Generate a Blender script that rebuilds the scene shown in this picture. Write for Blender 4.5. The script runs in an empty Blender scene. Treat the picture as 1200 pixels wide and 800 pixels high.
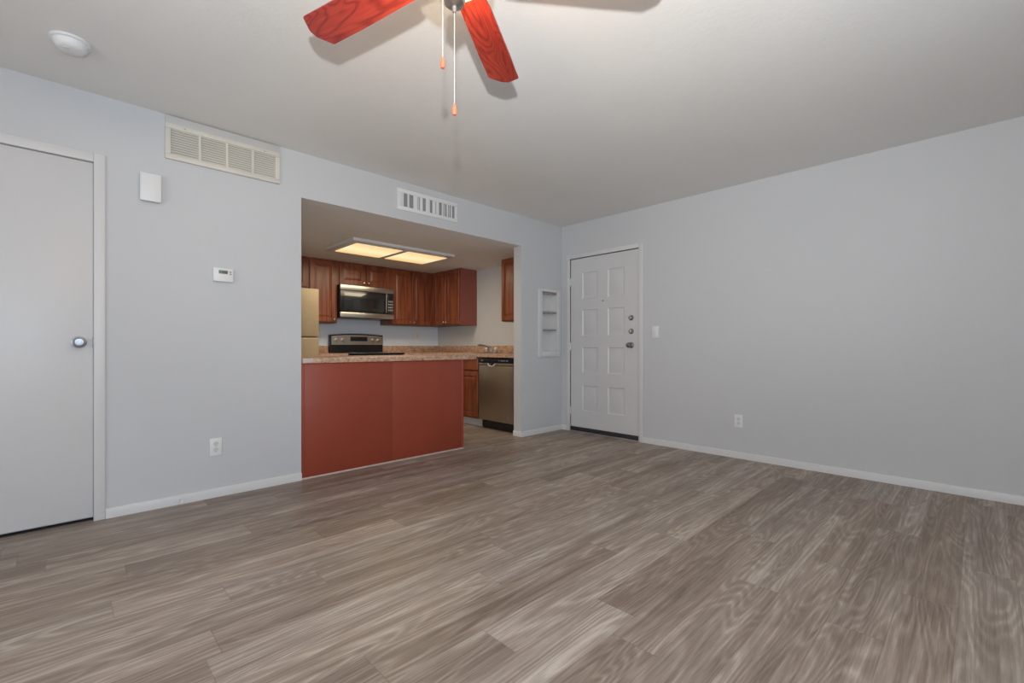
import bpy, bmesh, math, random
from mathutils import Matrix, Vector
random.seed(7)
S = bpy.context.scene
C = S.collection
R = math.radians

# ------------------------------------------------------------------ camera, world, lights, exposure
FPX, HORIZON, CAM_H = 536.3, 406.3, 0.993
cd = bpy.data.cameras.new('camera')
cd.sensor_width = 36.0
cd.lens = FPX / 1200.0 * 36.0
cd.shift_y = (HORIZON - 400.0) / 1200.0
cd.clip_start = 0.02
cam = bpy.data.objects.new('camera', cd)
C.objects.link(cam)
cam.location = (0, 0, CAM_H)
cam.rotation_euler = (R(90), 0, R(45.6965 - 90))
S.camera = cam

S.view_settings.view_transform = 'Standard'
S.view_settings.look = 'None'
S.view_settings.exposure = -0.03
S.view_settings.gamma = 1.0
S.view_settings.use_curve_mapping = False

w = bpy.data.worlds.new('sky')
S.world = w
w.use_nodes = True
bg = w.node_tree.nodes['Background']
bg.inputs[0].default_value = (0.55, 0.72, 1.0, 1)
bg.inputs[1].default_value = 1.0


def lamp(name, kind, loc, power, col, rot=(0, 0, 0), size=None, radius=None):
    l = bpy.data.lights.new(name, kind)
    l.energy = power
    l.color = col
    if size:
        l.shape = 'RECTANGLE'
        l.size, l.size_y = size
    if radius is not None:
        l.shadow_soft_size = radius
    o = bpy.data.objects.new(name, l)
    C.objects.link(o)
    o.location = loc
    o.rotation_euler = rot
    return o


# the photographer's flash just above the lens (a bare spill plus wide throws of its head, one added as fill),
# and daylight from area lamps set inside the two windows behind the camera
FLASH = Vector((-0.124, -0.144, 1.181))


def flash_head(azimuth, elevation, angle, power, col):
    d = Vector((math.cos(R(azimuth)) * math.cos(R(elevation)), math.sin(R(azimuth)) * math.cos(R(elevation)), math.sin(R(elevation))))
    o = lamp('camera_flash', 'SPOT', FLASH, power, col, tuple(d.to_track_quat('-Z', 'Y').to_euler()), radius=0.022)
    o.data.spot_size = R(angle)
    o.data.spot_blend = 0.8


lamp('camera_flash', 'POINT', FLASH, 36, (0.88, 0.96, 1.0), radius=0.022)
flash_head(45, 25, 100, 102, (0.91, 0.98, 1.0))
flash_head(45, 60, 110, 100, (1.0, 0.96, 0.90))
flash_head(12, 35, 95, 92, (0.98, 0.99, 1.0))  # extra throw added to brighten the right wall and ceiling
lamp('window_daylight', 'AREA', (-2.40, 0.7, 1.12), 29, (1.0, 0.92, 0.84), (0, R(-125), 0), (1.2, 2.2))  # stands inside the glass, tilted up to brighten the ceiling
lamp('window_daylight', 'AREA', (0.3, -1.40, 1.45), 31, (0.60, 0.80, 1.0), (R(90), 0, 0), (2.2, 1.1))

# ------------------------------------------------------------------ materials
def srgb(r, g, b):
    f = lambda c: ((c / 255 + 0.055) / 1.055) ** 2.4 if c > 10 else c / 255 / 12.92
    return (f(r), f(g), f(b), 1)


class NT:
    def __init__(self, name):
        self.m = bpy.data.materials.new(name)
        self.m.use_nodes = True
        self.t = self.m.node_tree
        self.b = self.t.nodes['Principled BSDF']

    def n(self, typ, **kw):
        o = self.t.nodes.new(typ)
        for k, v in kw.items():
            setattr(o, k, v)
        return o

    def l(self, a, b):
        self.t.links.new(a, b)

    def math(self, op, a, b=None, c=None):
        o = self.n('ShaderNodeMath', operation=op)
        for i, v in enumerate((a, b, c)):
            if v is None:
                continue
            if hasattr(v, 'is_linked'):
                self.l(v, o.inputs[i])
            else:
                o.inputs[i].default_value = v
        return o.outputs[0]

    def comb(self, x, y, z):
        o = self.n('ShaderNodeCombineXYZ')
        for i, v in enumerate((x, y, z)):
            if hasattr(v, 'is_linked'):
                self.l(v, o.inputs[i])
            else:
                o.inputs[i].default_value = v
        return o.outputs[0]

    def noise(self, vec, scale, detail=3, rough=0.5, dist=0.0):
        o = self.n('ShaderNodeTexNoise')
        o.inputs['Scale'].default_value = scale
        o.inputs['Detail'].default_value = detail
        o.inputs['Roughness'].default_value = rough
        o.inputs['Distortion'].default_value = dist
        if vec is not None:
            self.l(vec, o.inputs['Vector'])
        return o.outputs[0]

    def ramp(self, fac, stops):
        o = self.n('ShaderNodeValToRGB')
        while len(o.color_ramp.elements) < len(stops):
            o.color_ramp.elements.new(0.5)
        for e, (p, c) in zip(o.color_ramp.elements, stops):
            e.position = p
            e.color = c
        self.l(fac, o.inputs[0])
        return o.outputs[0]

    def mix(self, fac, a, b, mode='MIX'):
        o = self.n('ShaderNodeMix', data_type='RGBA', blend_type=mode)
        for s, v in ((o.inputs['Factor'], fac), (o.inputs['A'], a), (o.inputs['B'], b)):
            if hasattr(v, 'is_linked'):
                self.l(v, s)
            else:
                s.default_value = v
        return o.outputs['Result']

    def bump(self, h, strength, dist=0.01):
        o = self.n('ShaderNodeBump')
        o.inputs['Strength'].default_value = strength
        o.inputs['Distance'].default_value = dist
        self.l(h, o.inputs['Height'])
        self.l(o.outputs[0], self.b.inputs['Normal'])


def plain(name, col, rough=0.5, metal=0.0, var=0.03, scale=6.0, bump=0.0, bscale=80.0, coat=0.0, coords='Object'):
    t = NT(name)
    tc = t.n('ShaderNodeTexCoord').outputs[coords]
    k = t.noise(tc, scale, 3)
    lo = tuple(c * (1 - var) for c in col[:3]) + (1,)
    hi = tuple(min(1, c * (1 + var)) for c in col[:3]) + (1,)
    t.l(t.ramp(k, [(0.3, lo), (0.7, hi)]), t.b.inputs['Base Color'])
    t.b.inputs['Roughness'].default_value = rough
    t.b.inputs['Metallic'].default_value = metal
    t.b.inputs['Coat Weight'].default_value = coat
    t.b.inputs['Coat Roughness'].default_value = 0.2
    if bump:
        t.bump(t.noise(tc, bscale, 4, 0.6), bump, 0.004)
    return t.m


def emitter(name, col, strength, var=0.0):
    t = NT(name)
    t.b.inputs['Base Color'].default_value = (0.8, 0.75, 0.65, 1)
    t.b.inputs['Roughness'].default_value = 0.4
    t.b.inputs['Emission Strength'].default_value = strength
    t.b.inputs['Emission Color'].default_value = col
    return t


def wood(name, dark, mid, light, axis='Z', rough=0.38, freq=26.0, stretch=0.12, coat=0.25):
    """cherry style timber: grain along one object axis"""
    t = NT(name)
    tc = t.n('ShaderNodeTexCoord').outputs['Object']
    s = t.n('ShaderNodeSeparateXYZ')
    t.l(tc, s.inputs[0])
    x, y, z = s.outputs
    if axis == 'Z':
        v = t.comb(t.math('MULTIPLY', x, 5.0), t.math('MULTIPLY', y, 5.0), t.math('MULTIPLY', z, 5.0 * stretch))
    else:
        v = t.comb(t.math('MULTIPLY', x, 5.0 * stretch), t.math('MULTIPLY', y, 5.0), t.math('MULTIPLY', z, 5.0))
    big = t.noise(v, 1.6, 1.5, 0.4, 0.3)
    ring = t.math('SINE', t.math('MULTIPLY', big, freq))
    ring = t.math('MULTIPLY_ADD', ring, 0.5, 0.5)
    fine = t.noise(v, 22.0, 3, 0.6)
    f = t.math('ADD', t.math('MULTIPLY', ring, 0.55), t.math('MULTIPLY', fine, 0.5))
    t.l(t.ramp(f, [(0.12, dark), (0.5, mid), (0.9, light)]), t.b.inputs['Base Color'])
    t.b.inputs['Roughness'].default_value = rough
    t.b.inputs['Coat Weight'].default_value = coat
    t.b.inputs['Coat Roughness'].default_value = 0.25
    return t.m


def steel(name, col=(0.62, 0.58, 0.52, 1), rough=0.33, axis='X'):
    t = NT(name)
    tc = t.n('ShaderNodeTexCoord').outputs['Object']
    mp = t.n('ShaderNodeMapping')
    mp.inputs['Scale'].default_value = (2, 2, 300) if axis == 'X' else (300, 300, 2)
    t.l(tc, mp.inputs[0])
    k = t.noise(mp.outputs[0], 1.0, 2)
    lo = tuple(c * 0.9 for c in col[:3]) + (1,)
    t.l(t.ramp(k, [(0.3, lo), (0.7, col)]), t.b.inputs['Base Color'])
    t.b.inputs['Metallic'].default_value = 1.0
    t.b.inputs['Roughness'].default_value = rough
    return t.m


def floor_material():
    t = NT('vinyl_planks')
    tc = t.n('ShaderNodeTexCoord').outputs['Object']
    s = t.n('ShaderNodeSeparateXYZ')
    t.l(tc, s.inputs[0])
    x, y, _ = s.outputs
    W, Lp = 0.166, 1.22
    v = t.math('DIVIDE', t.math('SUBTRACT', y, 0.06 - 40 * W), W)
    row = t.math('FLOOR', v)
    fv = t.math('FRACT', v)
    wn = t.n('ShaderNodeTexWhiteNoise', noise_dimensions='1D')
    t.l(row, wn.inputs['W'])
    u = t.math('ADD', t.math('DIVIDE', x, Lp), t.math('MULTIPLY', wn.outputs[0], 7.0))
    col = t.math('FLOOR', u)
    fu = t.math('FRACT', u)
    w2 = t.n('ShaderNodeTexWhiteNoise', noise_dimensions='2D')
    t.l(t.comb(row, col, 0), w2.inputs['Vector'])
    pid = w2.outputs[0]
    off = t.math('MULTIPLY', pid, 61.0)
    # cathedral grain: contour lines of a long stretched noise, over fine pore streaks
    g = t.comb(t.math('ADD', t.math('MULTIPLY', x, 0.55), off), t.math('MULTIPLY', y, 4.6), off)
    big = t.noise(g, 1.0, 2.2, 0.5, 0.35)
    wob = t.noise(t.comb(t.math('MULTIPLY', x, 9.0), t.math('MULTIPLY', y, 60.0), off), 1.0, 2, 0.5)
    ring = t.math('MULTIPLY_ADD', t.math('SINE', t.math('MULTIPLY_ADD', wob, 1.6, t.math('MULTIPLY', big, 170.0))), 0.5, 0.5)
    ring = t.math('POWER', ring, 1.6)
    st = t.noise(t.comb(t.math('ADD', t.math('MULTIPLY', x, 1.6), off), t.math('MULTIPLY', y, 95.0), off), 1.0, 4, 0.65)
    broad = t.noise(t.comb(t.math('ADD', t.math('MULTIPLY', x, 0.8), off), t.math('MULTIPLY', y, 16.0), off), 1.0, 2, 0.5, 0.2)
    mott = t.noise(t.comb(t.math('MULTIPLY', x, 3.0), t.math('MULTIPLY', y, 9.0), off), 1.0, 4, 0.6)
    f = t.math('MULTIPLY', ring, t.math('MULTIPLY', mott, 0.30))
    f = t.math('MULTIPLY_ADD', st, 0.78, f)
    f = t.math('MULTIPLY_ADD', broad, 0.62, f)
    f = t.math('MULTIPLY_ADD', mott, 0.30, f)
    f = t.math('MULTIPLY_ADD', pid, 0.20, f)
    pore = t.noise(t.comb(t.math('MULTIPLY', x, 14.0), t.math('MULTIPLY', y, 260.0), off), 1.0, 2, 0.5)
    f = t.math('MULTIPLY_ADD', pore, 0.30, f)
    f = t.math('SUBTRACT', f, 0.665)
    c = t.ramp(f, [(0.08, srgb(97, 84, 74)), (0.34, srgb(131, 117, 105)), (0.56, srgb(155, 142, 130)), (0.86, srgb(194, 184, 173))])
    tint = t.ramp(w2.outputs['Color'], [(0.0, (1.0, 0.95, 0.91, 1)), (1.0, (0.99, 1.01, 1.035, 1))])
    c = t.mix(1.0, c, tint, 'MULTIPLY')
    e1 = t.math('LESS_THAN', fv, 0.012)
    e2 = t.math('LESS_THAN', fu, 0.0022)
    e = t.math('MAXIMUM', e1, e2)
    c = t.mix(t.math('MULTIPLY', e, 0.35), c, srgb(78, 68, 60))
    t.l(c, t.b.inputs['Base Color'])
    rr = t.math('MULTIPLY_ADD', st, 0.16, 0.36)
    t.l(rr, t.b.inputs['Roughness'])
    t.b.inputs['Specular IOR Level'].default_value = 0.42
    h = t.math('SUBTRACT', t.math('MULTIPLY', st, 0.25), e)
    t.bump(h, 0.12, 0.002)
    return t.m


def laminate_top():
    t = NT('speckled_laminate')
    tc = t.n('ShaderNodeTexCoord').outputs['Object']
    a = t.noise(tc, 28.0, 5, 0.7, 0.6)
    b = t.noise(tc, 110.0, 3, 0.7)
    f = t.math('ADD', t.math('MULTIPLY', a, 0.65), t.math('MULTIPLY', b, 0.4))
    t.l(t.ramp(f, [(0.34, srgb(104, 72, 54)), (0.45, srgb(168, 130, 106)), (0.55, srgb(202, 164, 138)), (0.7, srgb(224, 196, 170))]), t.b.inputs['Base Color'])
    t.b.inputs['Roughness'].default_value = 0.35
    return t.m


M = {}
M['wall'] = plain('pale_grey_wall_paint', (0.600, 0.611, 0.627, 1), 0.62, var=0.012, scale=1.2, bump=0.10, bscale=140)
M['ceil'] = plain('white_ceiling_paint', (0.80, 0.79, 0.768, 1), 0.85, var=0.015, scale=2.0, bump=0.22, bscale=60)
M['trim'] = plain('white_trim_paint', (0.70, 0.70, 0.70, 1), 0.4, var=0.01, scale=3)
M['door'] = plain('white_door_paint', (0.665, 0.665, 0.67, 1), 0.38, var=0.012, scale=3, bump=0.05, bscale=35)
M['kitchen_wall'] = plain('pale_blue_kitchen_paint', (0.78, 0.86, 0.95, 1), 0.5, var=0.012, scale=1.2)  # wall paint with blue daylight and extra brightness mixed into the colour
M['floor'] = floor_material()
M['plastic'] = plain('white_plastic', (0.79, 0.795, 0.80, 1), 0.4, var=0.01)
M['ivory'] = plain('warm_white_enamel', (0.68, 0.65, 0.58, 1), 0.45, var=0.05, scale=5)
M['dark'] = plain('dark_void', (0.03, 0.03, 0.032, 1), 0.8, var=0.05)
M['void'] = plain('grey_duct', (0.30, 0.305, 0.315, 1), 0.8, var=0.05)
M['sweep'] = plain('dark_rubber', (0.028, 0.026, 0.03, 1), 0.6, var=0.05)
M['chrome'] = plain('polished_chrome', (0.50, 0.53, 0.57, 1), 0.42, 1.0, var=0.02)
M['nickel'] = plain('satin_nickel', (0.60, 0.57, 0.52, 1), 0.3, 1.0, var=0.03)
M['pewter'] = plain('tarnished_nickel', (0.30, 0.29, 0.28, 1), 0.35, 1.0, var=0.05)
M['brass'] = plain('brass_knob', (0.85, 0.72, 0.48, 1), 0.25, 1.0, var=0.03)
M['steel'] = steel('brushed_steel')
M['steel_v'] = steel('brushed_steel_door', (0.52, 0.46, 0.40, 1), 0.38, 'Z')
M['fridge'] = plain('almond_enamel', srgb(182, 162, 130), 0.42, 0.1, var=0.03)
M['black'] = plain('black_enamel', (0.012, 0.012, 0.014, 1), 0.22, var=0.1)
M['glass_black'] = plain('smoked_glass', (0.02, 0.021, 0.022, 1), 0.06, var=0.05, coat=0.6)
M['navy'] = plain('black_control_plastic', (0.012, 0.012, 0.02, 1), 0.3, var=0.05)
M['cherry'] = wood('cherry_wood', srgb(108, 52, 30), srgb(132, 70, 43), srgb(147, 82, 53))
M['cherry_x'] = wood('cherry_wood_rail', srgb(108, 52, 30), srgb(132, 70, 43), srgb(147, 82, 53), 'X')
M['lam'] = plain('red_brown_laminate', srgb(149, 66, 45), 0.42, var=0.04, scale=3)
M['end_panel'] = plain('cherry_veneer_panel', srgb(142, 78, 66), 0.42, var=0.05, scale=4)
M['lam2'] = plain('red_brown_trim', srgb(158, 72, 56), 0.4, var=0.04, scale=3)
M['under'] = plain('cabinet_underside', srgb(120, 108, 92), 0.6, var=0.05)
M['top'] = laminate_top()
def blade_material():
    t = NT('redwood_blade')
    tc = t.n('ShaderNodeTexCoord').outputs['Object']
    sp = t.n('ShaderNodeSeparateXYZ')
    t.l(tc, sp.inputs[0])
    x, y, z = sp.outputs
    oi = t.n('ShaderNodeObjectInfo').outputs['Random']
    off = t.math('MULTIPLY', oi, 40.0)
    v = t.comb(t.math('MULTIPLY_ADD', x, 2.2, off), t.math('MULTIPLY', y, 9.0), off)
    big = t.noise(v, 1.0, 1.5, 0.4, 0.5)
    ring = t.math('MULTIPLY_ADD', t.math('SINE', t.math('MULTIPLY', big, 95.0)), 0.5, 0.5)
    ring = t.math('POWER', ring, 3.0)
    fine = t.noise(t.comb(t.math('MULTIPLY', x, 8.0), t.math('MULTIPLY', y, 160.0), off), 1.0, 3, 0.6)
    wide = t.noise(v, 0.8, 1, 0.4)
    c = t.ramp(t.math('MULTIPLY_ADD', fine, 0.5, t.math('MULTIPLY', wide, 0.5)), [(0.3, srgb(138, 42, 34)), (0.55, srgb(172, 62, 50)), (0.75, srgb(190, 78, 62))])
    c = t.mix(t.math('MULTIPLY', ring, 0.55), c, srgb(96, 26, 24))
    t.l(c, t.b.inputs['Base Color'])
    t.b.inputs['Roughness'].default_value = 0.35
    t.b.inputs['Coat Weight'].default_value = 0.3
    t.b.inputs['Coat Roughness'].default_value = 0.3
    return t.m


M['blade'] = blade_material()
M['pendant'] = plain('orange_wood', srgb(214, 112, 78), 0.35, var=0.06, scale=60, coat=0.3)
M['bead'] = plain('pale_chain', (0.78, 0.74, 0.66, 1), 0.3, 0.4, var=0.02)
M['lcd'] = plain('green_grey_display', srgb(92, 112, 100), 0.3, var=0.25, scale=200)
M['red_print'] = plain('reddish_button', srgb(176, 150, 160), 0.4)
M['shade'] = plain('shaded_wood_edge', srgb(150, 146, 142), 0.6)  # shade under the shelves put into the grey; also the grille backing
M['flange'] = plain('greyed_white_paint', (0.55, 0.545, 0.53, 1), 0.6)  # shadow on the grille's top flange mixed into its white
M['caulk'] = plain('white_caulk', srgb(206, 188, 178), 0.6)
M['metal_sill'] = plain('aluminium_sill', (0.6, 0.58, 0.55, 1), 0.4, 0.8)


def bowl_material():
    t = emitter('lit_amber_glass', (1.0, 0.74, 0.36, 1), 1.3)
    tr = t.n('ShaderNodeBsdfTransparent')
    tr.inputs[0].default_value = (1.0, 0.93, 0.80, 1)
    mx = t.n('ShaderNodeMixShader')
    mx.inputs[0].default_value = 0.22
    t.l(tr.outputs[0], mx.inputs[1])
    t.l(t.b.outputs[0], mx.inputs[2])
    t.l(mx.outputs[0], t.t.nodes['Material Output'].inputs['Surface'])
    return t.m


def lens_material():
    t = emitter('warm_diffuser', (1, 1, 1, 1), 1.0)
    tc = t.n('ShaderNodeTexCoord').outputs['Generated']
    s = t.n('ShaderNodeSeparateXYZ')
    t.l(tc, s.inputs[0])
    d = t.math('ABSOLUTE', t.math('SUBTRACT', s.outputs[1], 0.5))
    c = t.ramp(d, [(0.05, (1.0, 0.80, 0.46, 1)), (0.22, (1.0, 0.72, 0.36, 1)), (0.45, (0.86, 0.56, 0.24, 1))])
    t.l(c, t.b.inputs['Emission Color'])
    return t.m


M['bowl'] = bowl_material()
M['lens'] = lens_material()


def pane_material():
    t = NT('window_glass')
    t.b.inputs['Base Color'].default_value = (0.95, 0.98, 1, 1)
    t.b.inputs['Roughness'].default_value = 0.02
    t.b.inputs['Transmission Weight'].default_value = 1.0
    t.b.inputs['IOR'].default_value = 1.1
    return t.m


M['pane'] = pane_material()

# ------------------------------------------------------------------ mesh helpers
class MB:
    def __init__(self):
        self.bm = bmesh.new()

    def box(self, x0, x1, y0, y1, z0, z1, bev=0.0, seg=2):
        r = bmesh.ops.create_cube(self.bm, size=1.0)
        vs = r['verts']
        for v in vs:
            v.co = Vector((x0 + (v.co.x + .5) * (x1 - x0), y0 + (v.co.y + .5) * (y1 - y0), z0 + (v.co.z + .5) * (z1 - z0)))
        if bev:
            es = list({e for v in vs for e in v.link_edges})
            bmesh.ops.bevel(self.bm, geom=es, offset=bev, segments=seg, affect='EDGES', profile=0.5)
        return self

    def lathe(self, prof, mat=None, seg=32):
        """profile of (radius, height) turned round local z; closed at both ends"""
        mat = mat or Matrix.Identity(4)
        rings = []
        for r, z in prof:
            if r <= 1e-6:
                rings.append([self.bm.verts.new(mat @ Vector((0, 0, z)))])
            else:
                rings.append([self.bm.verts.new(mat @ Vector((r * math.cos(2 * math.pi * i / seg), r * math.sin(2 * math.pi * i / seg), z))) for i in range(seg)])
        for a, b in zip(rings, rings[1:]):
            for i in range(seg):
                j = (i + 1) % seg
                if len(a) == 1 and len(b) == 1:
                    continue
                if len(a) == 1:
                    self.bm.faces.new((a[0], b[j], b[i]))
                elif len(b) == 1:
                    self.bm.faces.new((a[i], a[j], b[0]))
                else:
                    self.bm.faces.new((a[i], a[j], b[j], b[i]))
        for rg in (rings[0], rings[-1]):
            if len(rg) > 1:
                self.bm.faces.new(rg)
        return self

    def rod(self, p0, p1, r0, r1=None, seg=20):
        p0, p1 = Vector(p0), Vector(p1)
        d = p1 - p0
        q = Vector((0, 0, 1)).rotation_difference(d.normalized())
        m = Matrix.Translation(p0) @ q.to_matrix().to_4x4()
        return self.lathe([(r0, 0), (r1 if r1 is not None else r0, d.length)], m, seg)

    def tube(self, pts, r, seg=12):
        pts = [Vector(p) for p in pts]
        rings = []
        for i, p in enumerate(pts):
            d = (pts[min(i + 1, len(pts) - 1)] - pts[max(i - 1, 0)]).normalized()
            q = Vector((0, 0, 1)).rotation_difference(d)
            rr = r[i] if isinstance(r, (list, tuple)) else r
            rings.append([self.bm.verts.new(p + q @ Vector((rr * math.cos(2 * math.pi * k / seg), rr * math.sin(2 * math.pi * k / seg), 0))) for k in range(seg)])
        for a, b in zip(rings, rings[1:]):
            for i in range(seg):
                j = (i + 1) % seg
                self.bm.faces.new((a[i], a[j], b[j], b[i]))
        self.bm.faces.new(rings[0])
        self.bm.faces.new(rings[-1])
        return self

    def prism(self, poly, fn0, fn1):
        a = [self.bm.verts.new(fn0(*p)) for p in poly]
        b = [self.bm.verts.new(fn1(*p)) for p in poly]
        self.bm.faces.new(a)
        self.bm.faces.new(b)
        n = len(poly)
        for i in range(n):
            j = (i + 1) % n
            self.bm.faces.new((a[i], a[j], b[j], b[i]))
        return self

    def nested(self, x0, x1, z0, z1, rings):
        """concentric rectangles facing -y; rings = [(inset, y)], the last one capped"""
        prev = None
        for ins, y in rings:
            cur = [self.bm.verts.new((x, y, z)) for x, z in ((x0 + ins, z0 + ins), (x1 - ins, z0 + ins), (x1 - ins, z1 - ins), (x0 + ins, z1 - ins))]
            if prev:
                for i in range(4):
                    j = (i + 1) % 4
                    self.bm.faces.new((prev[i], prev[j], cur[j], cur[i]))
            prev = cur
        self.bm.faces.new(prev)
        return self

    def build(self, name, mat, parent=None, smooth=35, weld=True):
        if weld:
            bmesh.ops.remove_doubles(self.bm, verts=self.bm.verts, dist=1e-6)
        bmesh.ops.recalc_face_normals(self.bm, faces=self.bm.faces)
        me = bpy.data.meshes.new(name)
        self.bm.to_mesh(me)
        self.bm.free()
        me.materials.append(M[mat] if isinstance(mat, str) else mat)
        me.shade_smooth()
        me.set_sharp_from_angle(angle=R(smooth))
        o = bpy.data.objects.new(name, me)
        C.objects.link(o)
        if parent:
            o.parent = parent
        return o


def tag(o, label, cat, group=None, kind=None):
    o['label'] = label
    o['category'] = cat
    if group:
        o['group'] = group
    if kind:
        o['kind'] = kind
    return o


def thing(name, label, cat, loc, rz=0.0, group=None, kind=None):
    o = bpy.data.objects.new(name, None)
    o.empty_display_size = 0.1
    C.objects.link(o)
    o.location = loc
    o.rotation_euler = (0, 0, rz)
    return tag(o, label, cat, group, kind)


def copy_tree(o, parent=None):
    c = o.copy()
    C.objects.link(c)
    if parent:
        c.parent = parent
    for ch in list(o.children):
        copy_tree(ch, c)
    return c


XB, YA, HC, HK = 4.299, 3.54, 2.44, 2.108       # right wall plane, front wall plane, ceilings
YK, XK = 6.119, 1.25                            # far kitchen wall, kitchen side wall
XL, YB = -2.7, -1.45                            # walls behind the camera
T = 0.12
FACE_X = R(-90)                                 # a thing whose front looks towards -X

# ------------------------------------------------------------------ the setting
def structure(name, boxes, mat, label, cat):
    m = MB()
    for b in boxes:
        m.box(*b)
    return tag(m.build(name, mat, weld=False), label, cat, kind='structure')


structure('floor', [(XL - T, XB + T, YB - T, YK + T, -0.1, 0)], 'floor', 'grey brown wood look plank floor', 'floor')
structure('ceiling', [(XL - T, XB + T, YB - T, YA + T, HC, HC + 0.1)], 'ceil', 'white textured living room ceiling', 'ceiling')
structure('ceiling.001', [(XK - T, XB + T, YA + T, YK + T, HK, HK + 0.1), (1.26, 3.599, YA + 0.002, YA + T + 0.01, HK - 0.001, HK + 0.02)], 'ceil', 'lowered kitchen ceiling around the warm light', 'ceiling')
DL0, DL1, DTOP = -0.66, 0.118, 2.05             # closet door opening
NX0, NX1, NZ0, NZ1 = 3.925, 4.20, 0.935, 1.64   # recess of the wall shelf
structure('wall_front', [
    (XL - T, DL0, YA, YA + T, 0, HC), (DL0, DL1, YA, YA + 0.06, DTOP, HC), (DL0, DL1, YA + 0.06, YA + T, 0, HC), (DL1, 1.259, YA, YA + T, 0, HC),
    (1.259, 3.6, YA, YA + T, HK, HC),
    (3.6, NX0, YA, YA + T, 0, HC), (NX1, XB + T, YA, YA + T, 0, HC), (NX0, NX1, YA, YA + T, NZ1, HC), (NX0, NX1, YA, YA + T, 0, NZ0), (NX0, NX1, YA + 0.09, YA + T, NZ0, NZ1),
], 'wall', 'pale grey wall with the wide kitchen opening', 'wall')
EY0, EY1, ETOP = 2.50, 3.413, 2.032             # entry door opening
structure('wall_right', [
    (XB, XB + T, YB - T, EY0, 0, HC), (XB, XB + 0.06, EY0, EY1, ETOP, HC), (XB + 0.06, XB + T, EY0, EY1, 0, HC), (XB, XB + T, EY1, YK + T, 0, HC),
], 'wall', 'long pale grey wall with the entry door', 'wall')
structure('wall_far', [(XK - T, XB, YK, YK + T, 0, HC)], 'kitchen_wall', 'kitchen wall behind the range', 'wall')
structure('wall_side', [(XK - T, XK, YA + T, YK, 0, HC)], 'wall', 'hidden kitchen side wall by the refrigerator', 'wall')
WY0, WY1 = -0.45, 1.85
structure('wall_left', [(XL - T, XL, YB - T, WY0, 0, HC), (XL - T, XL, WY1, YA, 0, HC), (XL - T, XL, WY0, WY1, 2.07, HC), (XL - T, XL, WY0, WY1, 0, 0.05)], 'wall', 'wall with the glazed opening behind the camera', 'wall')
WX0, WX1 = -0.85, 1.45
structure('wall_back', [(XL, WX0, YB - T, YB, 0, HC), (WX1, XB, YB - T, YB, 0, HC), (WX0, WX1, YB - T, YB, 2.05, HC), (WX0, WX1, YB - T, YB, 0, 0.85)], 'wall', 'wall with a window behind the camera', 'wall')


def window(name, label, loc, rz, wd, ht, n):
    t = thing(name, label, 'window', loc, rz, kind='structure')
    m = MB()
    for x in [0] + [wd * i / n for i in range(1, n)] + [wd]:
        x = min(max(x, 0.025), wd - 0.025)
        m.box(x - 0.025, x + 0.025, 0.03, 0.08, 0, ht)
    m.box(0, wd, 0.03, 0.08, 0, 0.05).box(0, wd, 0.03, 0.08, ht - 0.05, ht)
    m.build('window_frame', 'trim', t, weld=False)
    for i in range(n):
        MB().box(wd * i / n + 0.03, wd * (i + 1) / n - 0.03, 0.052, 0.058, 0.05, ht - 0.05).build('pane', 'pane', t)


window('window_1', 'sliding glass door behind the camera', (XL, WY0, 0.05), R(90), WY1 - WY0, 2.02, 2)
window('window_2', 'window behind the camera', (WX1, YB, 0.85), R(180), WX1 - WX0, 1.2, 2)


def baseboard(name, segs, label):
    """segs: (x0,y0,x1,y1,nx,ny) runs along a wall face with outward normal"""
    m = MB()
    prof = [(0, 0), (0.013, 0), (0.013, 0.044), (0.009, 0.055), (0, 0.057)]
    for x0, y0, x1, y1, nx, ny in segs:
        m.prism(prof, lambda d, z: Vector((x0 + nx * d, y0 + ny * d, z)), lambda d, z: Vector((x1 + nx * d, y1 + ny * d, z)))
    return tag(m.build(name, 'trim', weld=False), label, 'baseboard', kind='structure')


baseboard('baseboard_front', [(0.166, YA, 1.259, YA, 0, -1), (XL, YA, DL0 - 0.05, YA, 0, -1)], 'white baseboard below the thermostat wall')
baseboard('baseboard_pier', [(3.588, YA, XB, YA, 0, -1), (3.6, YA - 0.012, 3.6, YA + T, -1, 0)], 'short white baseboard between kitchen and entry door')
baseboard('baseboard_right', [(XB, YB, XB, 2.455, -1, 0), (XB, 3.458, XB, YA, -1, 0)], 'long white baseboard along the right wall')

# --- closet door in the front wall
t = thing('door_1', 'plain white flush closet door with chrome knob, at the left edge', 'door', (DL0, YA, 0), kind='structure')
wd = DL1 - DL0
MB().box(0.004, wd - 0.004, 0.006, 0.042, 0.022, DTOP - 0.006, 0.002).build('door_leaf', 'door', t)
m = MB()
for x0, x1, z0, z1 in ((wd - 0.003, wd + 0.047, 0, DTOP + 0.047), (-0.047, 0.003, 0, DTOP + 0.047), (0.003, wd - 0.003, DTOP - 0.003, DTOP + 0.047)):
    m.box(x0, x1, -0.014, 0.03, z0, z1, 0.003)
m.build('door_casing', 'trim', t, weld=False)
k = MB().lathe([(0.034, 0), (0.033, 0.006), (0.024, 0.010)], Matrix.Translation((0.715, 0.006, 1.02)) @ Matrix.Rotation(R(90), 4, 'X'), 32).build('rosette', 'chrome', t)
MB().lathe([(0.012, 0.008), (0.012, 0.03), (0.022, 0.036), (0.028, 0.048), (0.027, 0.058), (0.018, 0.066), (0.008, 0.067), (0.007, 0.0655), (0, 0.0655)],
           Matrix.Translation((0.715, 0.006, 1.02)) @ Matrix.Rotation(R(90), 4, 'X'), 32).build('door_knob', 'chrome', t)
MB().box(wd - 0.006, wd - 0.001, 0.0, 0.006, 0.99, 1.05, 0.001).build('latch_plate', 'pewter', t)
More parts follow.
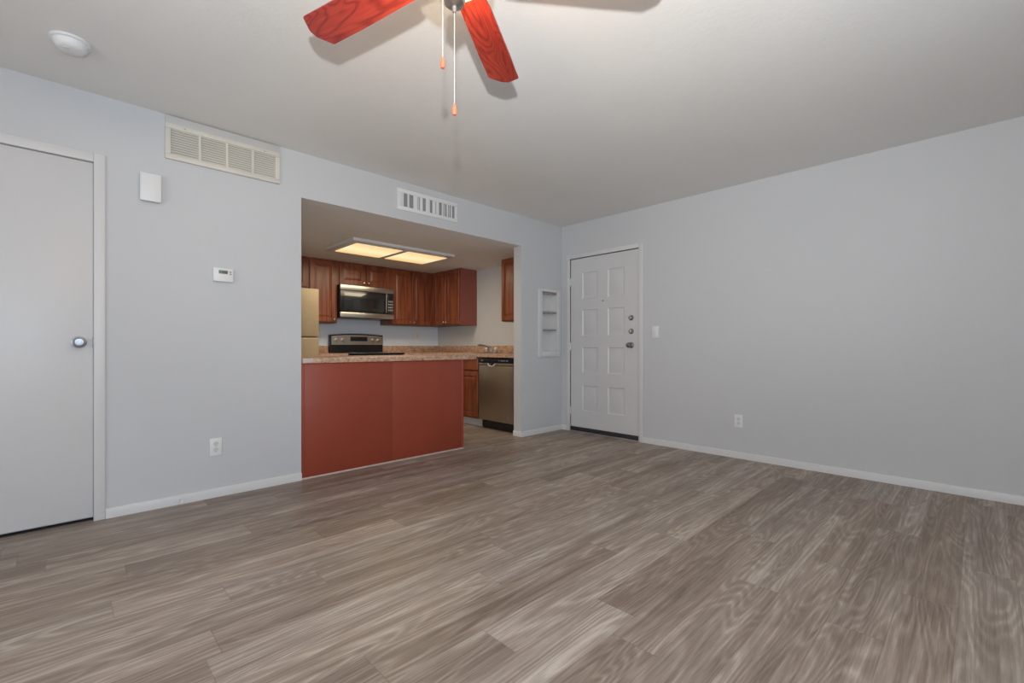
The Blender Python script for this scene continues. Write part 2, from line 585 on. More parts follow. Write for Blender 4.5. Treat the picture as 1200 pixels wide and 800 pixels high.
MB().box(0.0, wd, 0.02, 0.058, 0, 0.005).build('sill', 'dark', t)  # dark strip painted in for the shaded gap under the door

# --- entry door in the right wall
t = thing('door_2', 'white entry door with eight raised panels and dark bottom sweep', 'door', (XB, EY1, 0), FACE_X, kind='structure')
wd = EY1 - EY0
px = [0.0, 0.169, 0.382, 0.519, 0.732, wd - 0.008]
pz = [0.056, 0.25, 0.545, 0.692, 0.987, 1.117, 1.425, 1.548, 1.857, ETOP - 0.007]
m = MB()
for i in range(5):
    for j in range(9):
        a, b, c, d = px[i] + 0.0015 * (i == 0), px[i + 1], pz[j], pz[j + 1]
        if i in (1, 3) and j in (1, 3, 5, 7):
            m.nested(a, b, c, d, [(0, 0.010), (0.012, 0.019), (0.028, 0.019), (0.046, 0.0125)])
        else:
            m.bm.faces.new([m.bm.verts.new(p) for p in ((a, 0.010, c), (b, 0.010, c), (b, 0.010, d), (a, 0.010, d))])
m.box(0.0015, wd - 0.008, 0.0201, 0.05, 0.056, ETOP - 0.007)
for sd in ((0.0015, 0.003, 0.056, ETOP - 0.007), (wd - 0.0095, wd - 0.008, 0.056, ETOP - 0.007)):
    m.box(sd[0], sd[1], 0.0102, 0.05, sd[2], sd[3])
m.build('door_leaf', 'door', t)
m = MB()
for x0, x1, z0, z1 in ((-0.045, 0.0, 0, ETOP + 0.045), (wd, wd + 0.045, 0, ETOP + 0.045), (0.0, wd, ETOP, ETOP + 0.045)):
    m.box(x0, x1, -0.012, 0.03, z0, z1, 0.003)
m.build('door_casing', 'trim', t, weld=False)
MB().box(0.004, wd - 0.006, 0.002, 0.045, 0.012, 0.054, 0.003).build('door_sweep', 'sweep', t)
MB().box(0.0, wd, -0.02, 0.055, 0.0, 0.010, 0.002).build('threshold', 'metal_sill', t)
for z in (0.24, 1.0, 1.76):
    MB().rod((0.002, 0.004, z - 0.045), (0.002, 0.004, z + 0.045), 0.006).build('hinge', 'trim', t)
kx = 0.815
for z in (1.303, 1.159):
    d = MB().lathe([(0.029, 0), (0.027, 0.010), (0.014, 0.013)], Matrix.Translation((kx, 0.010, z)) @ Matrix.Rotation(R(90), 4, 'X'), 28).build('deadbolt', 'pewter', t)
    MB().box(kx - 0.006, kx + 0.006, -0.020, -0.002, z - 0.018, z + 0.018, 0.004).build('thumb_turn', 'nickel', d)
k = MB().lathe([(0.032, 0), (0.030, 0.008), (0.013, 0.014), (0.013, 0.034), (0.026, 0.044), (0.029, 0.056), (0.024, 0.068), (0.008, 0.073), (0, 0.073)],
               Matrix.Translation((kx, 0.010, 1.012)) @ Matrix.Rotation(R(90), 4, 'X'), 32).build('door_knob', 'pewter', t)
MB().lathe([(0.009, 0), (0.009, 0.004), (0.005, 0.005), (0, 0.004)], Matrix.Translation((wd / 2, 0.010, 1.51)) @ Matrix.Rotation(R(90), 4, 'X'), 16).build('peephole', 'pewter', t)

# ------------------------------------------------------------------ cabinets
def cab_door(name, x0, x1, z0, z1, parent, knob=None, mat='cherry', ins=0.052):
    m = MB()
    m.nested(x0, x1, z0, z1, [(0, 0.0), (0, -0.016), (0.004, -0.020), (ins, -0.020), (ins + 0.004, -0.010), (ins + 0.011, -0.010), (ins + 0.034, -0.0185)])
    m.bm.faces.new([m.bm.verts.new(p) for p in ((x0, 0, z0), (x1, 0, z0), (x1, 0, z1), (x0, 0, z1))])
    o = m.build(name, mat, parent, smooth=20)
    if knob:
        MB().lathe([(0.006, 0), (0.005, 0.010), (0.013, 0.016), (0.015, 0.021), (0.011, 0.026), (0, 0.028)],
                   Matrix.Translation((knob[0], -0.020, knob[1])) @ Matrix.Rotation(R(90), 4, 'X'), 20).build('knob', 'brass', o)
    return o


def wall_cabinet(label, loc, rz, w, h, doors, knobs, depth=0.292, x_from=0.0, side=None):
    """loc = left bottom corner of the face frame; doors = [(x0, x1)]; knobs = 'L'/'R' per door"""
    t = thing('wall_cabinet', label, 'cabinet', loc, rz, 'wall cabinets of the kitchen')
    m = MB()
    m.box(x_from, w, 0.0, depth - 0.002, 0.004, h)
    m.build('carcass', 'cherry', t)
    MB().box(x_from + 0.002, w - 0.002, 0.004, depth - 0.004, 0.0, 0.0039).build('underside', 'under', t)
    if side == 'R':
        MB().box(w, w + 0.004, 0.0, depth - 0.002, 0.0, h).build('side_panel', 'end_panel', t)
    for (a, b), k in zip(doors, knobs):
        kx = a + 0.028 if k == 'L' else b - 0.028
        cab_door('door', a, b, 0.012, h - 0.014, t, (kx, 0.045), ins=min(0.052, (b - a) * 0.17))
    return t


YF = 5.827
TOP = HK - 0.001
wall_cabinet('small cherry cabinet above the refrigerator, mostly hidden by the wall', (1.362, YF, 1.72), 0, 0.792, TOP - 1.72, [(0.01, 0.385), (0.395, 0.775)], 'RL')
wall_cabinet('tall single door cherry cabinet left of the microwave', (2.156, YF, 1.300), 0, 0.362, TOP - 1.300, [(0.012, 0.340)], 'R')
wall_cabinet('short two door cherry cabinet directly above the microwave', (2.520, YF, 1.803), 0, 0.763, TOP - 1.803, [(0.024, 0.385), (0.396, 0.745)], 'RL')
wall_cabinet('tall two door cherry cabinet right of the microwave', (3.285, YF, 1.306), 0, 0.712, TOP - 1.306, [(0.022, 0.336), (0.345, 0.640)], 'RL')
wall_cabinet('two door cherry corner cabinet with a bare end panel above the counter', (3.998, 5.807, 1.306), FACE_X, 0.667, TOP - 1.306, [(0.03, 0.335), (0.343, 0.650)], 'RL', depth=0.299, x_from=-0.25, side='R')
wall_cabinet('cherry cabinet above the dishwasher, half hidden by the wall pier', (3.998, 4.287, 1.315), FACE_X, 0.625, TOP - 1.315, [(0.014, 0.31), (0.318, 0.612)], 'RL', depth=0.299)

# base cabinets
def base_cabinet(label, loc, rz, w, fronts, depth=0.575, kick='trim'):
    t = thing('base_cabinet', label, 'cabinet', loc, rz, 'base cabinets of the kitchen')
    MB().box(0, w, 0.0, depth, 0.105, 0.868).build('carcass', 'cherry', t)
    MB().box(0, w, 0.075, depth - 0.02, 0.0, 0.1045).build('toe_kick', kick, t)
    for a, b in fronts:
        cab_door('door', a, b, 0.125, 0.682, t, (a + 0.03, 0.63))
        d = MB()
        d.nested(a, b, 0.705, 0.856, [(0, 0.0), (0, -0.014), (0.006, -0.020)])
        d.bm.faces.new([d.bm.verts.new(p) for p in ((a, 0, 0.705), (b, 0, 0.705), (b, 0, 0.856), (a, 0, 0.856))])
        d.build('drawer_front', 'cherry_x', t, smooth=20)
    return t


XR = 3.65
# sink base is open at the top for the basin
t = base_cabinet('cherry sink base cabinet with white toe kick beside the dishwasher', (XR, 5.20, 0), FACE_X, 0.888, [(0.012, 0.438), (0.446, 0.874)])
t.children[0].name = 'carcass'
base_cabinet('cherry corner base cabinet behind the peninsula', (XR, 5.52, 0), FACE_X, 0.318, [(0.02, 0.30)])
base_cabinet('cherry base cabinet between the range and the corner', (3.30, 5.535, 0), 0, 0.345, [(0.012, 0.33)])
base_cabinet('narrow cherry base cabinet between refrigerator and range', (2.156, 5.535, 0), 0, 0.364, [(0.012, 0.35)])

# peninsula
t = thing('peninsula_cabinet', 'red brown laminate peninsula below the worktop in the kitchen opening', 'cabinet', (1.262, YA, 0))
wd = 2.789 - 1.262
MB().box(0.002, wd - 0.003, 0.012, 0.60, 0.013, 0.868).build('carcass', 'lam', t)
MB().box(0.020, 0.7535, 0.0, 0.0118, 0.012, 0.868, 0.0012).build('back_panel', 'lam', t)
MB().box(0.7565, wd - 0.026, 0.0, 0.0118, 0.012, 0.868, 0.0012).build('back_panel', 'lam', t)
MB().box(0.0, 0.0195, -0.001, 0.0118, 0.012, 0.868, 0.001).build('corner_trim', 'lam2', t)
MB().box(wd - 0.0255, wd, -0.003, 0.0118, 0.012, 0.868, 0.001).build('corner_trim', 'lam2', t)
MB().box(0.7537, 0.7563, 0.002, 0.0118, 0.012, 0.868).build('seam_strip', 'lam2', t)
MB().box(0.0, wd, -0.004, 0.55, 0.0, 0.0115, 0.001).build('base_strip', 'caulk', t)

# worktops
t = thing('worktop', 'speckled tan laminate peninsula worktop with overhanging end', 'worktop', (1.262, YA, 0.869))
MB().box(0.0, 2.941 - 1.262, -0.022, 0.665, 0, 0.041, 0.006).build('slab', 'top', t)
MB().box(0.0, 0.075, -0.0245, -0.0215, 0.004, 0.037, 0.001).build('edge_cap', 'caulk', t)
t = thing('worktop', 'speckled tan laminate corner worktop with backsplash along the kitchen walls', 'worktop', (0, 0, 0.869))
SX0, SX1, SY0, SY1 = 3.74, 4.10, 4.42, 5.10
m = MB()
m.box(3.605, SX0, 3.665, 5.50, 0, 0.041).box(SX1, XB - 0.001, 3.665, 5.50, 0, 0.041).box(SX0, SX1, 3.665, SY0, 0, 0.041).box(SX0, SX1, SY1, 5.50, 0, 0.041)
m.box(3.295, XB - 0.001, 5.50, YK - 0.001, 0, 0.041)
m.build('slab', 'top', t, weld=False)
MB().box(2.156, 2.522, 5.50, YK - 0.001, 0, 0.041).build('slab', 'top', t)
MB().box(XB - 0.021, XB - 0.001, 3.665, YK - 0.022, 0.0412, 0.140, 0.003).build('backsplash', 'top', t)
MB().box(3.298, XB - 0.001, YK - 0.021, YK - 0.001, 0.0412, 0.140, 0.003).build('backsplash', 'top', t)
MB().box(2.156, 2.520, YK - 0.021, YK - 0.001, 0.0412, 0.140, 0.003).build('backsplash', 'top', t)

# sink and faucet
t = thing('sink', 'stainless sink set into the worktop beside the faucet', 'sink', (SX0, SY0, 0.910))
m = MB()
a, b = SX1 - SX0, SY1 - SY0
m.box(-0.014, a + 0.014, -0.014, 0.02, 0.0005, 0.005).box(-0.014, a + 0.014, b - 0.02, b + 0.014, 0.0005, 0.005).box(-0.014, 0.02, 0.02, b - 0.02, 0.0005, 0.005).box(a - 0.02, a + 0.014, 0.02, b - 0.02, 0.0005, 0.005)
m.build('rim', 'steel', t, weld=False)
m = MB()
for q in ((0.005, 0.009, 0.005, b - 0.005), (a - 0.009, a - 0.005, 0.005, b - 0.005), (0.009, a - 0.009, 0.005, 0.009), (0.009, a - 0.009, b - 0.009, b - 0.005), (0.009, a - 0.009, b / 2 - 0.006, b / 2 + 0.006)):
    m.box(q[0], q[1], q[2], q[3], -0.03, 0.0)
m.box(0.005, a - 0.005, 0.005, b - 0.005, -0.034, -0.03)
m.build('basin', 'steel', t, weld=False)
t = thing('faucet', 'chrome two handle faucet at the sink against the backsplash', 'faucet', (4.185, 4.70, 0.910))
MB().box(-0.028, 0.028, -0.11, 0.11, 0.0005, 0.022, 0.008).build('base', 'chrome', t)
MB().tube([(0, 0, 0.02), (-0.005, 0, 0.055), (-0.04, 0.01, 0.082), (-0.10, 0.03, 0.100), (-0.17, 0.05, 0.112), (-0.19, 0.056, 0.108), (-0.197, 0.058, 0.092)], [0.016, 0.014, 0.012, 0.0115, 0.0115, 0.0115, 0.011]).build('spout', 'chrome', t)
for y in (-0.095, 0.095):
    h = MB().lathe([(0.020, 0.022), (0.018, 0.040), (0.012, 0.044)], Matrix.Translation((0, y, 0)), 20).build('handle', 'chrome', t)
    MB().lathe([(0.022, 0.044), (0.026, 0.055), (0.024, 0.070), (0.012, 0.077), (0, 0.078)], Matrix.Translation((0, y, 0)), 12).build('handle_grip', 'bead', h)

# ------------------------------------------------------------------ appliances
# refrigerator
t = thing('refrigerator', 'almond steel refrigerator at the left edge of the kitchen opening', 'refrigerator', (1.365, 5.37, 0))
wd = 0.745
MB().box(0.004, wd - 0.004, 0.065, 0.735, 0.02, 1.655, 0.006).build('body', 'fridge', t)
MB().box(0, wd, 0.0, 0.062, 1.110, 1.665, 0.012, 3).build('freezer_door', 'fridge', t)
MB().box(0, wd, 0.0, 0.062, 0.095, 1.098, 0.012, 3).build('lower_door', 'fridge', t)
MB().box(0.01, wd - 0.01, 0.05, 0.068, 0.02, 0.092).build('grille', 'black', t)
for z0, z1 in ((1.16, 1.50), (0.62, 1.05)):
    MB().tube([(0.05, 0.0, z0), (0.05, -0.035, z0 + 0.02), (0.05, -0.04, (z0 + z1) / 2), (0.05, -0.035, z1 - 0.02), (0.05, 0.0, z1)], 0.011).build('handle', 'fridge', t)

# microwave over the range
t = thing('microwave', 'steel and black microwave hanging above the range', 'microwave', (2.521, 5.725, 1.368))
wd, ht = 0.763, 0.432
MB().box(0.001, wd - 0.001, 0.025, 0.392, 0.0, ht, 0.003).build('body', 'black', t)
MB().box(0, wd, 0.0, 0.0248, 0.362, ht, 0.004).build('top_band', 'steel', t)
MB().box(0, wd, 0.0, 0.0248, 0.008, 0.075, 0.004).build('bottom_band', 'steel', t)
d = MB().box(0, 0.655, 0.002, 0.0248, 0.077, 0.360, 0.003).build('door', 'black', t)
MB().box(0.05, 0.615, 0.0005, 0.003, 0.098, 0.335, 0.001).build('window', 'glass_black', d)
MB().tube([(0.640, 0.004, 0.086), (0.640, -0.012, 0.10), (0.640, -0.016, 0.22), (0.640, -0.012, 0.338), (0.640, 0.004, 0.352)], 0.005, 10).build('handle', 'steel', d)
p = MB().box(0.657, wd, 0.002, 0.0248, 0.077, 0.360, 0.003).build('control_panel', 'glass_black', t)
MB().box(0.675, wd - 0.018, 0.0005, 0.003, 0.295, 0.33, 0.001).build('display', 'navy', p)
m = MB()
for i in range(3):
    for j in range(4):
        m.box(0.677 + i * 0.025, 0.695 + i * 0.025, 0.0008, 0.003, 0.12 + j * 0.04, 0.143 + j * 0.04, 0.0005)
m.build('keypad', 'void', p, weld=False)

# range
t = thing('range', 'freestanding range with steel back control panel behind the peninsula', 'range', (2.524, 5.45, 0))
wd = 0.768
MB().box(0.002, wd - 0.002, 0.03, 0.655, 0.05, 0.895, 0.004).build('body', 'black', t)
MB().box(0, wd, 0.0, 0.59, 0.8955, 0.914, 0.005).build('cooktop', 'black', t)
for x, y, r in ((0.2, 0.17, 0.1), (0.56, 0.17, 0.078), (0.2, 0.43, 0.078), (0.56, 0.43, 0.1)):
    MB().lathe([(r, 0.9142), (r - 0.004, 0.9155), (r - 0.01, 0.9155), (r - 0.012, 0.9146), (0, 0.9146)], Matrix.Translation((x, y, 0)), 36).build('burner', 'void', t)
d = MB().box(0.004, wd - 0.004, 0.0, 0.0295, 0.22, 0.86, 0.005).build('oven_door', 'steel', t)
MB().box(0.12, wd - 0.12, -0.002, 0.004, 0.36, 0.70, 0.002).build('oven_window', 'glass_black', d)
MB().tube([(0.07, 0.002, 0.79), (0.07, -0.045, 0.79), (wd - 0.07, -0.045, 0.79), (wd - 0.07, 0.002, 0.79)], 0.011).build('oven_handle', 'steel', d)
MB().box(0.004, wd - 0.004, 0.002, 0.0295, 0.06, 0.21, 0.005).build('storage_drawer', 'steel', t)
arch = lambda x, b: b + 0.020 * (1 - ((x - wd / 2) / (wd / 2)) ** 2)
n = 24
m = MB()
m.prism([(0.0, 0.9145), (wd, 0.9145)] + [(wd - wd * i / n, arch(wd - wd * i / n, 1.156)) for i in range(n + 1)], lambda x, z: Vector((x, 0.605, z)), lambda x, z: Vector((x, 0.664, z)))
m.build('backguard', 'black', t)
m = MB()
a, b = 0.016, wd - 0.012
m.prism([(a, 1.022), (b, 1.022)] + [(b - (b - a) * i / n, arch(b - (b - a) * i / n, 1.138)) for i in range(n + 1)], lambda x, z: Vector((x, 0.594, z)), lambda x, z: Vector((x, 0.6045, z)))
p = m.build('control_panel', 'steel', t)
for x in (0.085, 0.175, 0.615, 0.700):
    MB().lathe([(0.026, 0), (0.024, 0.020), (0.018, 0.026), (0, 0.027)], Matrix.Translation((x, 0.594, 1.086)) @ Matrix.Rotation(R(90), 4, 'X'), 24).build('knob', 'steel', p)
MB().box(0.275, 0.525, 0.5925, 0.596, 1.072, 1.132, 0.001).build('clock_display', 'navy', p)

# dishwasher
t = thing('dishwasher', 'dark steel dishwasher with black control strip beside the wall pier', 'dishwasher', (3.63, 4.306, 0), FACE_X)
wd = 0.604
MB().box(0.006, wd - 0.006, 0.055, 0.60, 0.02, 0.862).build('tub', 'black', t)
m = MB()
hx0, hx1 = 0.185, 0.285
m.box(0.003, wd - 0.003, 0.0, 0.05, 0.112, 0.768, 0.004)
m.box(0.003, hx0, 0.0, 0.05, 0.764, 0.800, 0.003).box(hx1, wd - 0.003, 0.0, 0.05, 0.764, 0.800, 0.003)
d = m.build('door', 'steel_v', t, weld=False)
MB().box(hx0, hx1, 0.03, 0.05, 0.765, 0.80).build('handle_pocket', 'black', d)
MB().tube([(hx0 - 0.004, -0.001, 0.792), (hx0 + 0.004, -0.004, 0.772), (hx0 + 0.02, -0.005, 0.764), (hx1 - 0.02, -0.005, 0.764), (hx1 - 0.004, -0.004, 0.772), (hx1 + 0.004, -0.001, 0.792)], 0.0075, 10).build('handle_lip', 'ivory', d)
MB().box(0.51, 0.535, -0.001, 0.003, 0.15, 0.19, 0.0005).build('badge', 'nickel', d)
p = MB().box(0.003, wd - 0.003, -0.002, 0.05, 0.803, 0.858, 0.004).build('control_strip', 'navy', t)
for x, x2 in ((0.05, 0.085), (0.36, 0.376), (0.40, 0.43), (0.44, 0.47), (0.49, 0.52)):
    MB().box(x, x2, -0.003, 0.0, 0.824, 0.836).build('control_button', 'void', p)
MB().box(0.003, wd - 0.003, 0.07, 0.09, 0.0, 0.108).build('kick_plate', 'black', t)

# kitchen ceiling light
t = thing('ceiling_light', 'rectangular two panel warm light on the lowered kitchen ceiling', 'light', (2.735, 4.80, HK))
m = MB()
x0, x1, y0, y1 = -0.640, 0.640, -0.343, 0.376
sec = [(0.0, 0.0), (0.0, -0.026), (0.010, -0.030), (0.060, -0.040), (0.066, -0.040), (0.066, 0.0)]
prev = None
loops = []
for d, z in sec:
    loops.append([m.bm.verts.new(p) for p in ((x0 + d, y0 + d, z), (x1 - d, y0 + d, z), (x1 - d, y1 - d, z), (x0 + d, y1 - d, z))])
for la, lb in zip(loops, loops[1:]):
    for i in range(4):
        j = (i + 1) % 4
        m.bm.faces.new((la[i], la[j], lb[j], lb[i]))
m.box(-0.034, 0.034, y0 + 0.06, y1 - 0.06, -0.042, -0.001)
m.box(x0 + 0.06, x1 - 0.06, y1 - 0.12, y1 - 0.06, -0.041, -0.001)
m.build('frame', 'trim', t, weld=False)
for a, b in ((-0.572, -0.036), (0.036, 0.572)):
    MB().box(a, b, y0 + 0.064, y1 - 0.122, -0.046, -0.034, 0.003).build('diffuser', 'lens', t)
lamp('tube_light', 'AREA', (2.735, 4.80, HK - 0.052), 15.5, (1.0, 0.87, 0.63), (0, 0, 0), (1.1, 0.5))

# ------------------------------------------------------------------ ceiling fan
FX, FY = 0.811, 1.071
t = thing('ceiling_fan', 'redwood five blade ceiling fan with lit glass bowl and two pull chains', 'ceiling fan', (FX, FY, 0))
MB().lathe([(0.0, HC - 0.0005), (0.072, HC - 0.0005), (0.074, HC - 0.02), (0.058, HC - 0.055), (0.025, HC - 0.07), (0.0, HC - 0.07)], seg=40).build('canopy', 'nickel', t)
MB().rod((0, 0, HC - 0.075), (0, 0, 2.25), 0.0135).build('downrod', 'nickel', t)
MB().lathe([(0.0, 2.262), (0.045, 2.26), (0.095, 2.245), (0.108, 2.215), (0.108, 2.165), (0.092, 2.140), (0.060, 2.132), (0.0, 2.132)], seg=48).build('motor_housing', 'nickel', t)
MB().lathe([(0.0, 2.1315), (0.052, 2.1315), (0.056, 2.125), (0.056, 2.105), (0.0, 2.102)], seg=40).build('switch_housing', 'nickel', t)
MB().lathe([(0.0, 2.1015), (0.112, 2.1015), (0.118, 2.097), (0.115, 2.085), (0.092, 2.064), (0.05, 2.045), (0.0, 2.042)], seg=48).build('glass_bowl', 'bowl', t)
lamp('fan_bulb', 'POINT', (FX, FY, 2.075), 24, (1.0, 0.64, 0.34), radius=0.03)
MB().lathe([(0.0, 2.046), (0.030, 2.044), (0.032, 2.02), (0.032, 2.0), (0.028, 1.99), (0.016, 1.984), (0.008, 1.981), (0.006, 1.972), (0.0045, 1.966), (0.0, 1.965)], seg=32).build('bowl_cap', 'nickel', t)
ZB, RT = 2.123, 0.640
blade0 = None
for i in range(5):
    ang = R(33.23 + 72 * i)
    if blade0 is None:
        outline = [(0.155, -0.048), (0.20, -0.054), (0.45, -0.063), (RT - 0.036, -0.066), (RT - 0.030, -0.063), (RT - 0.004, -0.022), (RT, -0.012), (RT, 0.012), (RT - 0.004, 0.022), (RT - 0.030, 0.063), (RT - 0.036, 0.066), (0.45, 0.063), (0.20, 0.054), (0.155, 0.048)]
        m = MB()
        m.prism(outline, lambda x, y: Vector((x, y, 0.0)), lambda x, y: Vector((x, y, 0.006)))
        bmesh.ops.bevel(m.bm, geom=list(m.bm.edges), offset=0.0018, segments=2, affect='EDGES')
        b = m.build('blade', 'blade', t)
        m = MB()
        m.prism([(0.085, -0.014), (0.15, -0.012), (0.165, -0.034), (0.215, -0.038), (0.245, -0.012), (0.245, 0.012), (0.215, 0.038), (0.165, 0.034), (0.15, 0.012), (0.085, 0.014)], lambda x, y: Vector((x, y, 0.0065)), lambda x, y: Vector((x, y, 0.0115)))
        m.build('blade_iron', 'nickel', b)
        blade0 = b
    else:
        b = copy_tree(blade0, t)
    b.location = (0, 0, ZB)
    b.rotation_euler = (R(9), 0, ang)
CF = Vector((0.6985, 0.7156, 0))
CR = Vector((0.7156, -0.6985, 0))
for off, ztop, zbot in ((Vector((0, 0, 0)), 1.966, 1.668), (CF * -0.015 + CR * -0.032, 2.0, 1.795)):
    m = MB()
    m.rod((off.x, off.y, zbot + 0.028), (off.x, off.y, ztop), 0.0009, seg=8)
    z = zbot + 0.03
    while z < ztop:
        r = bmesh.ops.create_icosphere(m.bm, subdivisions=1, radius=0.0017, matrix=Matrix.Translation((off.x, off.y, z)))
        z += 0.0045
    c = m.build('pull_chain', 'bead', t)
    MB().lathe([(0.0, zbot), (0.0055, zbot + 0.0005), (0.0072, zbot + 0.006), (0.0066, zbot + 0.018), (0.0034, zbot + 0.030), (0.002, zbot + 0.034), (0, zbot + 0.0345)], Matrix.Translation((off.x, off.y, 0)), 20).build('pendant', 'pendant', c)

# ------------------------------------------------------------------ small wall and ceiling fittings
t = thing('smoke_detector', 'round white smoke detector on the ceiling at upper left', 'smoke detector', (0.018, 3.01, HC))
MB().lathe([(0, -0.0005), (0.075, -0.0005), (0.075, -0.010), (0.070, -0.013), (0, -0.013)], seg=48).build('base', 'plastic', t)
MB().lathe([(0, -0.013), (0.064, -0.013), (0.061, -0.028), (0.052, -0.041), (0.040, -0.046), (0, -0.046)], seg=48).build('cover', 'plastic', t)
MB().lathe([(0.0, -0.046), (0.012, -0.046), (0.011, -0.0485), (0, -0.049)], Matrix.Translation((-0.015, -0.018, 0)), 20).build('test_button', 'trim', t)

# return air grille
gx0, gx1, gz0, gz1 = 0.441, 1.104, 2.163, 2.385
t = thing('return_grille', 'wide cream louvered return air grille high on the wall', 'vent', (gx0, YA, gz0))
wd, ht = gx1 - gx0, gz1 - gz0
m = MB()
fr = 0.030
m.box(0, wd, -0.022, -0.0005, 0, fr, 0.003).box(0, wd, -0.022, -0.0005, ht - fr, ht, 0.003).box(0, fr, -0.022, -0.0005, fr, ht - fr, 0.003).box(wd - fr, wd, -0.022, -0.0005, fr, ht - fr, 0.003)
m.build('frame', 'ivory', t, weld=False)
MB().box(0.002, wd - 0.002, -0.016, -0.0005, ht, ht + 0.050, 0.002).build('top_flange', 'flange', t)
for px_ in (0.180, 0.333, 0.488):
    MB().box(px_ - 0.007, px_ + 0.007, -0.020, -0.001, fr, ht - fr).build('mullion', 'ivory', t)
m = MB()
z = fr + 0.001
while z < ht - fr - 0.006:
    m.prism([(-0.015, z), (-0.0138, z - 0.0006), (-0.0085, z + 0.0128), (-0.0097, z + 0.0134)], lambda y, zz: Vector((fr, y, zz)), lambda y, zz: Vector((wd - fr, y, zz)))
    z += 0.0152
m.build('louvers', 'ivory', t, weld=False)
MB().box(fr, wd - fr, -0.002, -0.0005, fr, ht - fr).build('backing', 'shade', t)
for x in (0.10, wd - 0.10):
    MB().lathe([(0.006, 0), (0.005, 0.002), (0, 0.0025)], Matrix.Translation((x, -0.022, ht - 0.015)) @ Matrix.Rotation(R(90), 4, 'X'), 12).build('screw', 'nickel', t)

# supply register
rx0, rx1, rz0, rz1 = 2.058, 2.706, 2.19, 2.375
t = thing('supply_register', 'white supply register with upright louvers above the kitchen opening', 'vent', (rx0, YA, rz0))
wd, ht = rx1 - rx0, rz1 - rz0
m = MB()
fr = 0.034
m.box(0, wd, -0.012, -0.0005, 0, fr, 0.003).box(0, wd, -0.012, -0.0005, ht - fr, ht, 0.003).box(0, 0.045, -0.012, -0.0005, fr, ht - fr, 0.003).box(wd - 0.028, wd, -0.012, -0.0005, fr, ht - fr, 0.003)
m.build('frame', 'plastic', t, weld=False)
MB().box(0.04, wd - 0.025, -0.0018, -0.0005, fr, ht - fr).build('backing', 'void', t)
m = MB()
slats = [(0.047, 0.062), (0.100, 0.118), (0.160, 0.205), (0.212, 0.220), (0.228, 0.258), (0.290, 0.335), (0.362, 0.398), (0.405, 0.436), (0.468, 0.486), (0.498, 0.505), (0.524, 0.540), (0.552, 0.558), (0.572, 0.586)]
for a, b in slats:
    m.box(a, b, -0.011, -0.008, fr, ht - fr, 0.0008)
    m.box((a + b) / 2 - 0.0008, (a + b) / 2 + 0.0008, -0.009, -0.002, fr, ht - fr)
m.build('louvers', 'plastic', t, weld=False)

# door chime box
t = thing('door_chime', 'white rectangular chime box between closet door and return grille', 'door chime', (0.318, YA, 1.872))
wd, ht = 0.103, 0.168
MB().box(0.004, wd - 0.004, -0.030, -0.0005, 0.004, ht - 0.004, 0.003).build('base', 'trim', t)
MB().box(0, wd, -0.042, -0.0302, 0, ht, 0.005).build('cover', 'plastic', t)

# thermostat
t = thing('thermostat', 'small white thermostat with a green grey display on the wall', 'thermostat', (0.694, YA, 1.426))
wd, ht = 0.116, 0.090
MB().box(0, wd, -0.028, -0.0005, 0, ht, 0.005).build('body', 'plastic', t)
MB().box(0.030, 0.082, -0.0295, -0.027, 0.052, 0.074, 0.0008).build('display', 'lcd', t)
for z in (0.062, 0.047):
    MB().box(0.092, 0.104, -0.0298, -0.027, z, z + 0.010, 0.001).build('button', 'red_print', t)


def outlet(label, loc, rz, slot='void'):
    t = thing('outlet', label, 'outlet', loc, rz, 'wall outlets')
    MB().box(-0.035, 0.035, -0.0065, -0.0005, -0.0575, 0.0575, 0.0025).build('plate', 'plastic', t)
    for z in (-0.0195, 0.0195):
        s = MB().lathe([(0.0165, 0), (0.016, 0.0015), (0, 0.0016)], Matrix.Translation((0, -0.0062, z)) @ Matrix.Rotation(R(90), 4, 'X'), 24).build('socket', 'trim', t)
        m = MB()
        m.box(-0.0075, -0.0050, -0.0083, -0.0070, z - 0.001, z + 0.008).box(0.0050, 0.0075, -0.0083, -0.0070, z - 0.001, z + 0.007).box(-0.0025, 0.0025, -0.0083, -0.0070, z - 0.010, z - 0.005)
        m.build('slots', slot, s, weld=False)
    MB().lathe([(0.003, 0), (0, 0.001)], Matrix.Translation((0, -0.0065, 0)) @ Matrix.Rotation(R(90), 4, 'X'), 10).build('screw', 'nickel', t)


outlet('white outlet low on the wall below the thermostat', (0.713, YA, 0.332), 0)
outlet('white outlet low on the long right wall', (XB, 1.509, 0.331), FACE_X)
outlet('white outlet on the kitchen wall right of the range', (3.90, YK, 1.157), 0)

t = thing('light_switch', 'white light switch beside the entry door', 'switch', (XB, 2.313, 1.143), FACE_X)
MB().box(-0.037, 0.037, -0.0065, -0.0005, -0.0585, 0.0585, 0.0025).build('plate', 'plastic', t)
MB().box(-0.0165, 0.0165, -0.0105, -0.006, -0.033, 0.033, 0.002).build('rocker', 'plastic', t)

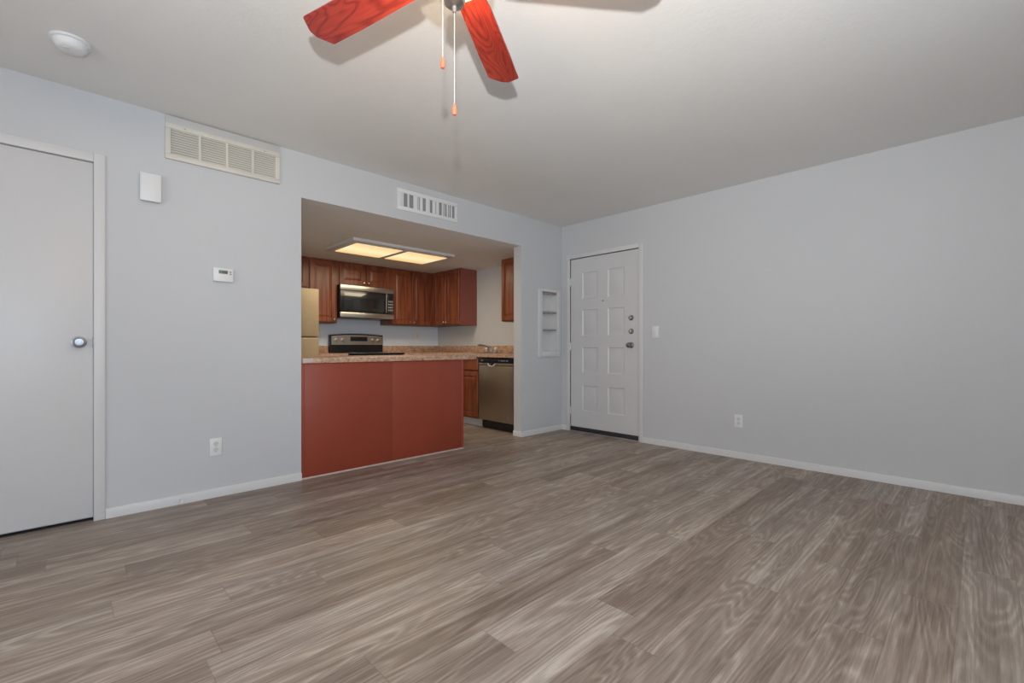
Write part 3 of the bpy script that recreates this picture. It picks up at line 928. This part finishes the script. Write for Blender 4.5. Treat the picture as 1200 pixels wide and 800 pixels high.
t = thing('door_stop', 'tiny door stop on the baseboard below the thermostat', 'door stop', (0.519, YA - 0.013, 0.028))
MB().rod((0, 0.0005, 0), (0, -0.035, 0), 0.0045).build('rod', 'nickel', t)
MB().lathe([(0.008, 0.034), (0.009, 0.045), (0, 0.047)], Matrix.Rotation(R(90), 4, 'X'), 14).build('tip', 'plastic', t)

# recessed wall shelf on the pier
t = thing('wall_shelf', 'white recessed wall shelf unit between kitchen opening and entry door', 'shelf', (3.864, YA, 0.879))
wd, ht = 0.391, 0.785
ix0, ix1, iz0, iz1 = NX0 - 3.864 + 0.006, NX1 - 3.864 - 0.006, NZ0 - 0.879 + 0.006, NZ1 - 0.879 - 0.006
m = MB()
m.box(0, ix0, -0.018, -0.0005, 0, ht, 0.002).box(ix1, wd, -0.018, -0.0005, 0, ht, 0.002).box(ix0, ix1, -0.018, -0.0005, 0, iz0, 0.002).box(ix0, ix1, -0.018, -0.0005, iz1, ht, 0.002)
m.build('frame', 'trim', t, weld=False)
m = MB()
m.box(ix0 - 0.004, ix0, 0, 0.085, iz0 - 0.004, iz1 + 0.004).box(ix1, ix1 + 0.004, 0, 0.085, iz0 - 0.004, iz1 + 0.004).box(ix0, ix1, 0.081, 0.085, iz0, iz1).box(ix0, ix1, 0, 0.081, iz0 - 0.004, iz0).box(ix0, ix1, 0, 0.081, iz1, iz1 + 0.004)
m.build('liner', 'trim', t, weld=False)
MB().box(ix0, ix1, -0.004, 0.081, 0.306, 0.320, 0.001).build('shelf', 'shade', t)
for z in (0.505, 0.728):
    s = MB().box(ix0, ix1, 0.004, 0.081, z + 0.012, z + 0.024, 0.001).build('shelf', 'trim', t)
    nn = 36
    pts = []
    for i in range(nn + 1):
        x = ix0 + (ix1 - ix0) * i / nn
        pts.append((x, z + 0.006 - 0.009 * abs(math.sin(math.pi * 3 * i / nn))))
    MB().prism(pts + [(ix1, z + 0.024), (ix0, z + 0.024)], lambda x, zz: Vector((x, -0.004, zz)), lambda x, zz: Vector((x, 0.0035, zz))).build('scalloped_rail', 'shade', s)  # grey scallops stand in for the shaded shelf underside
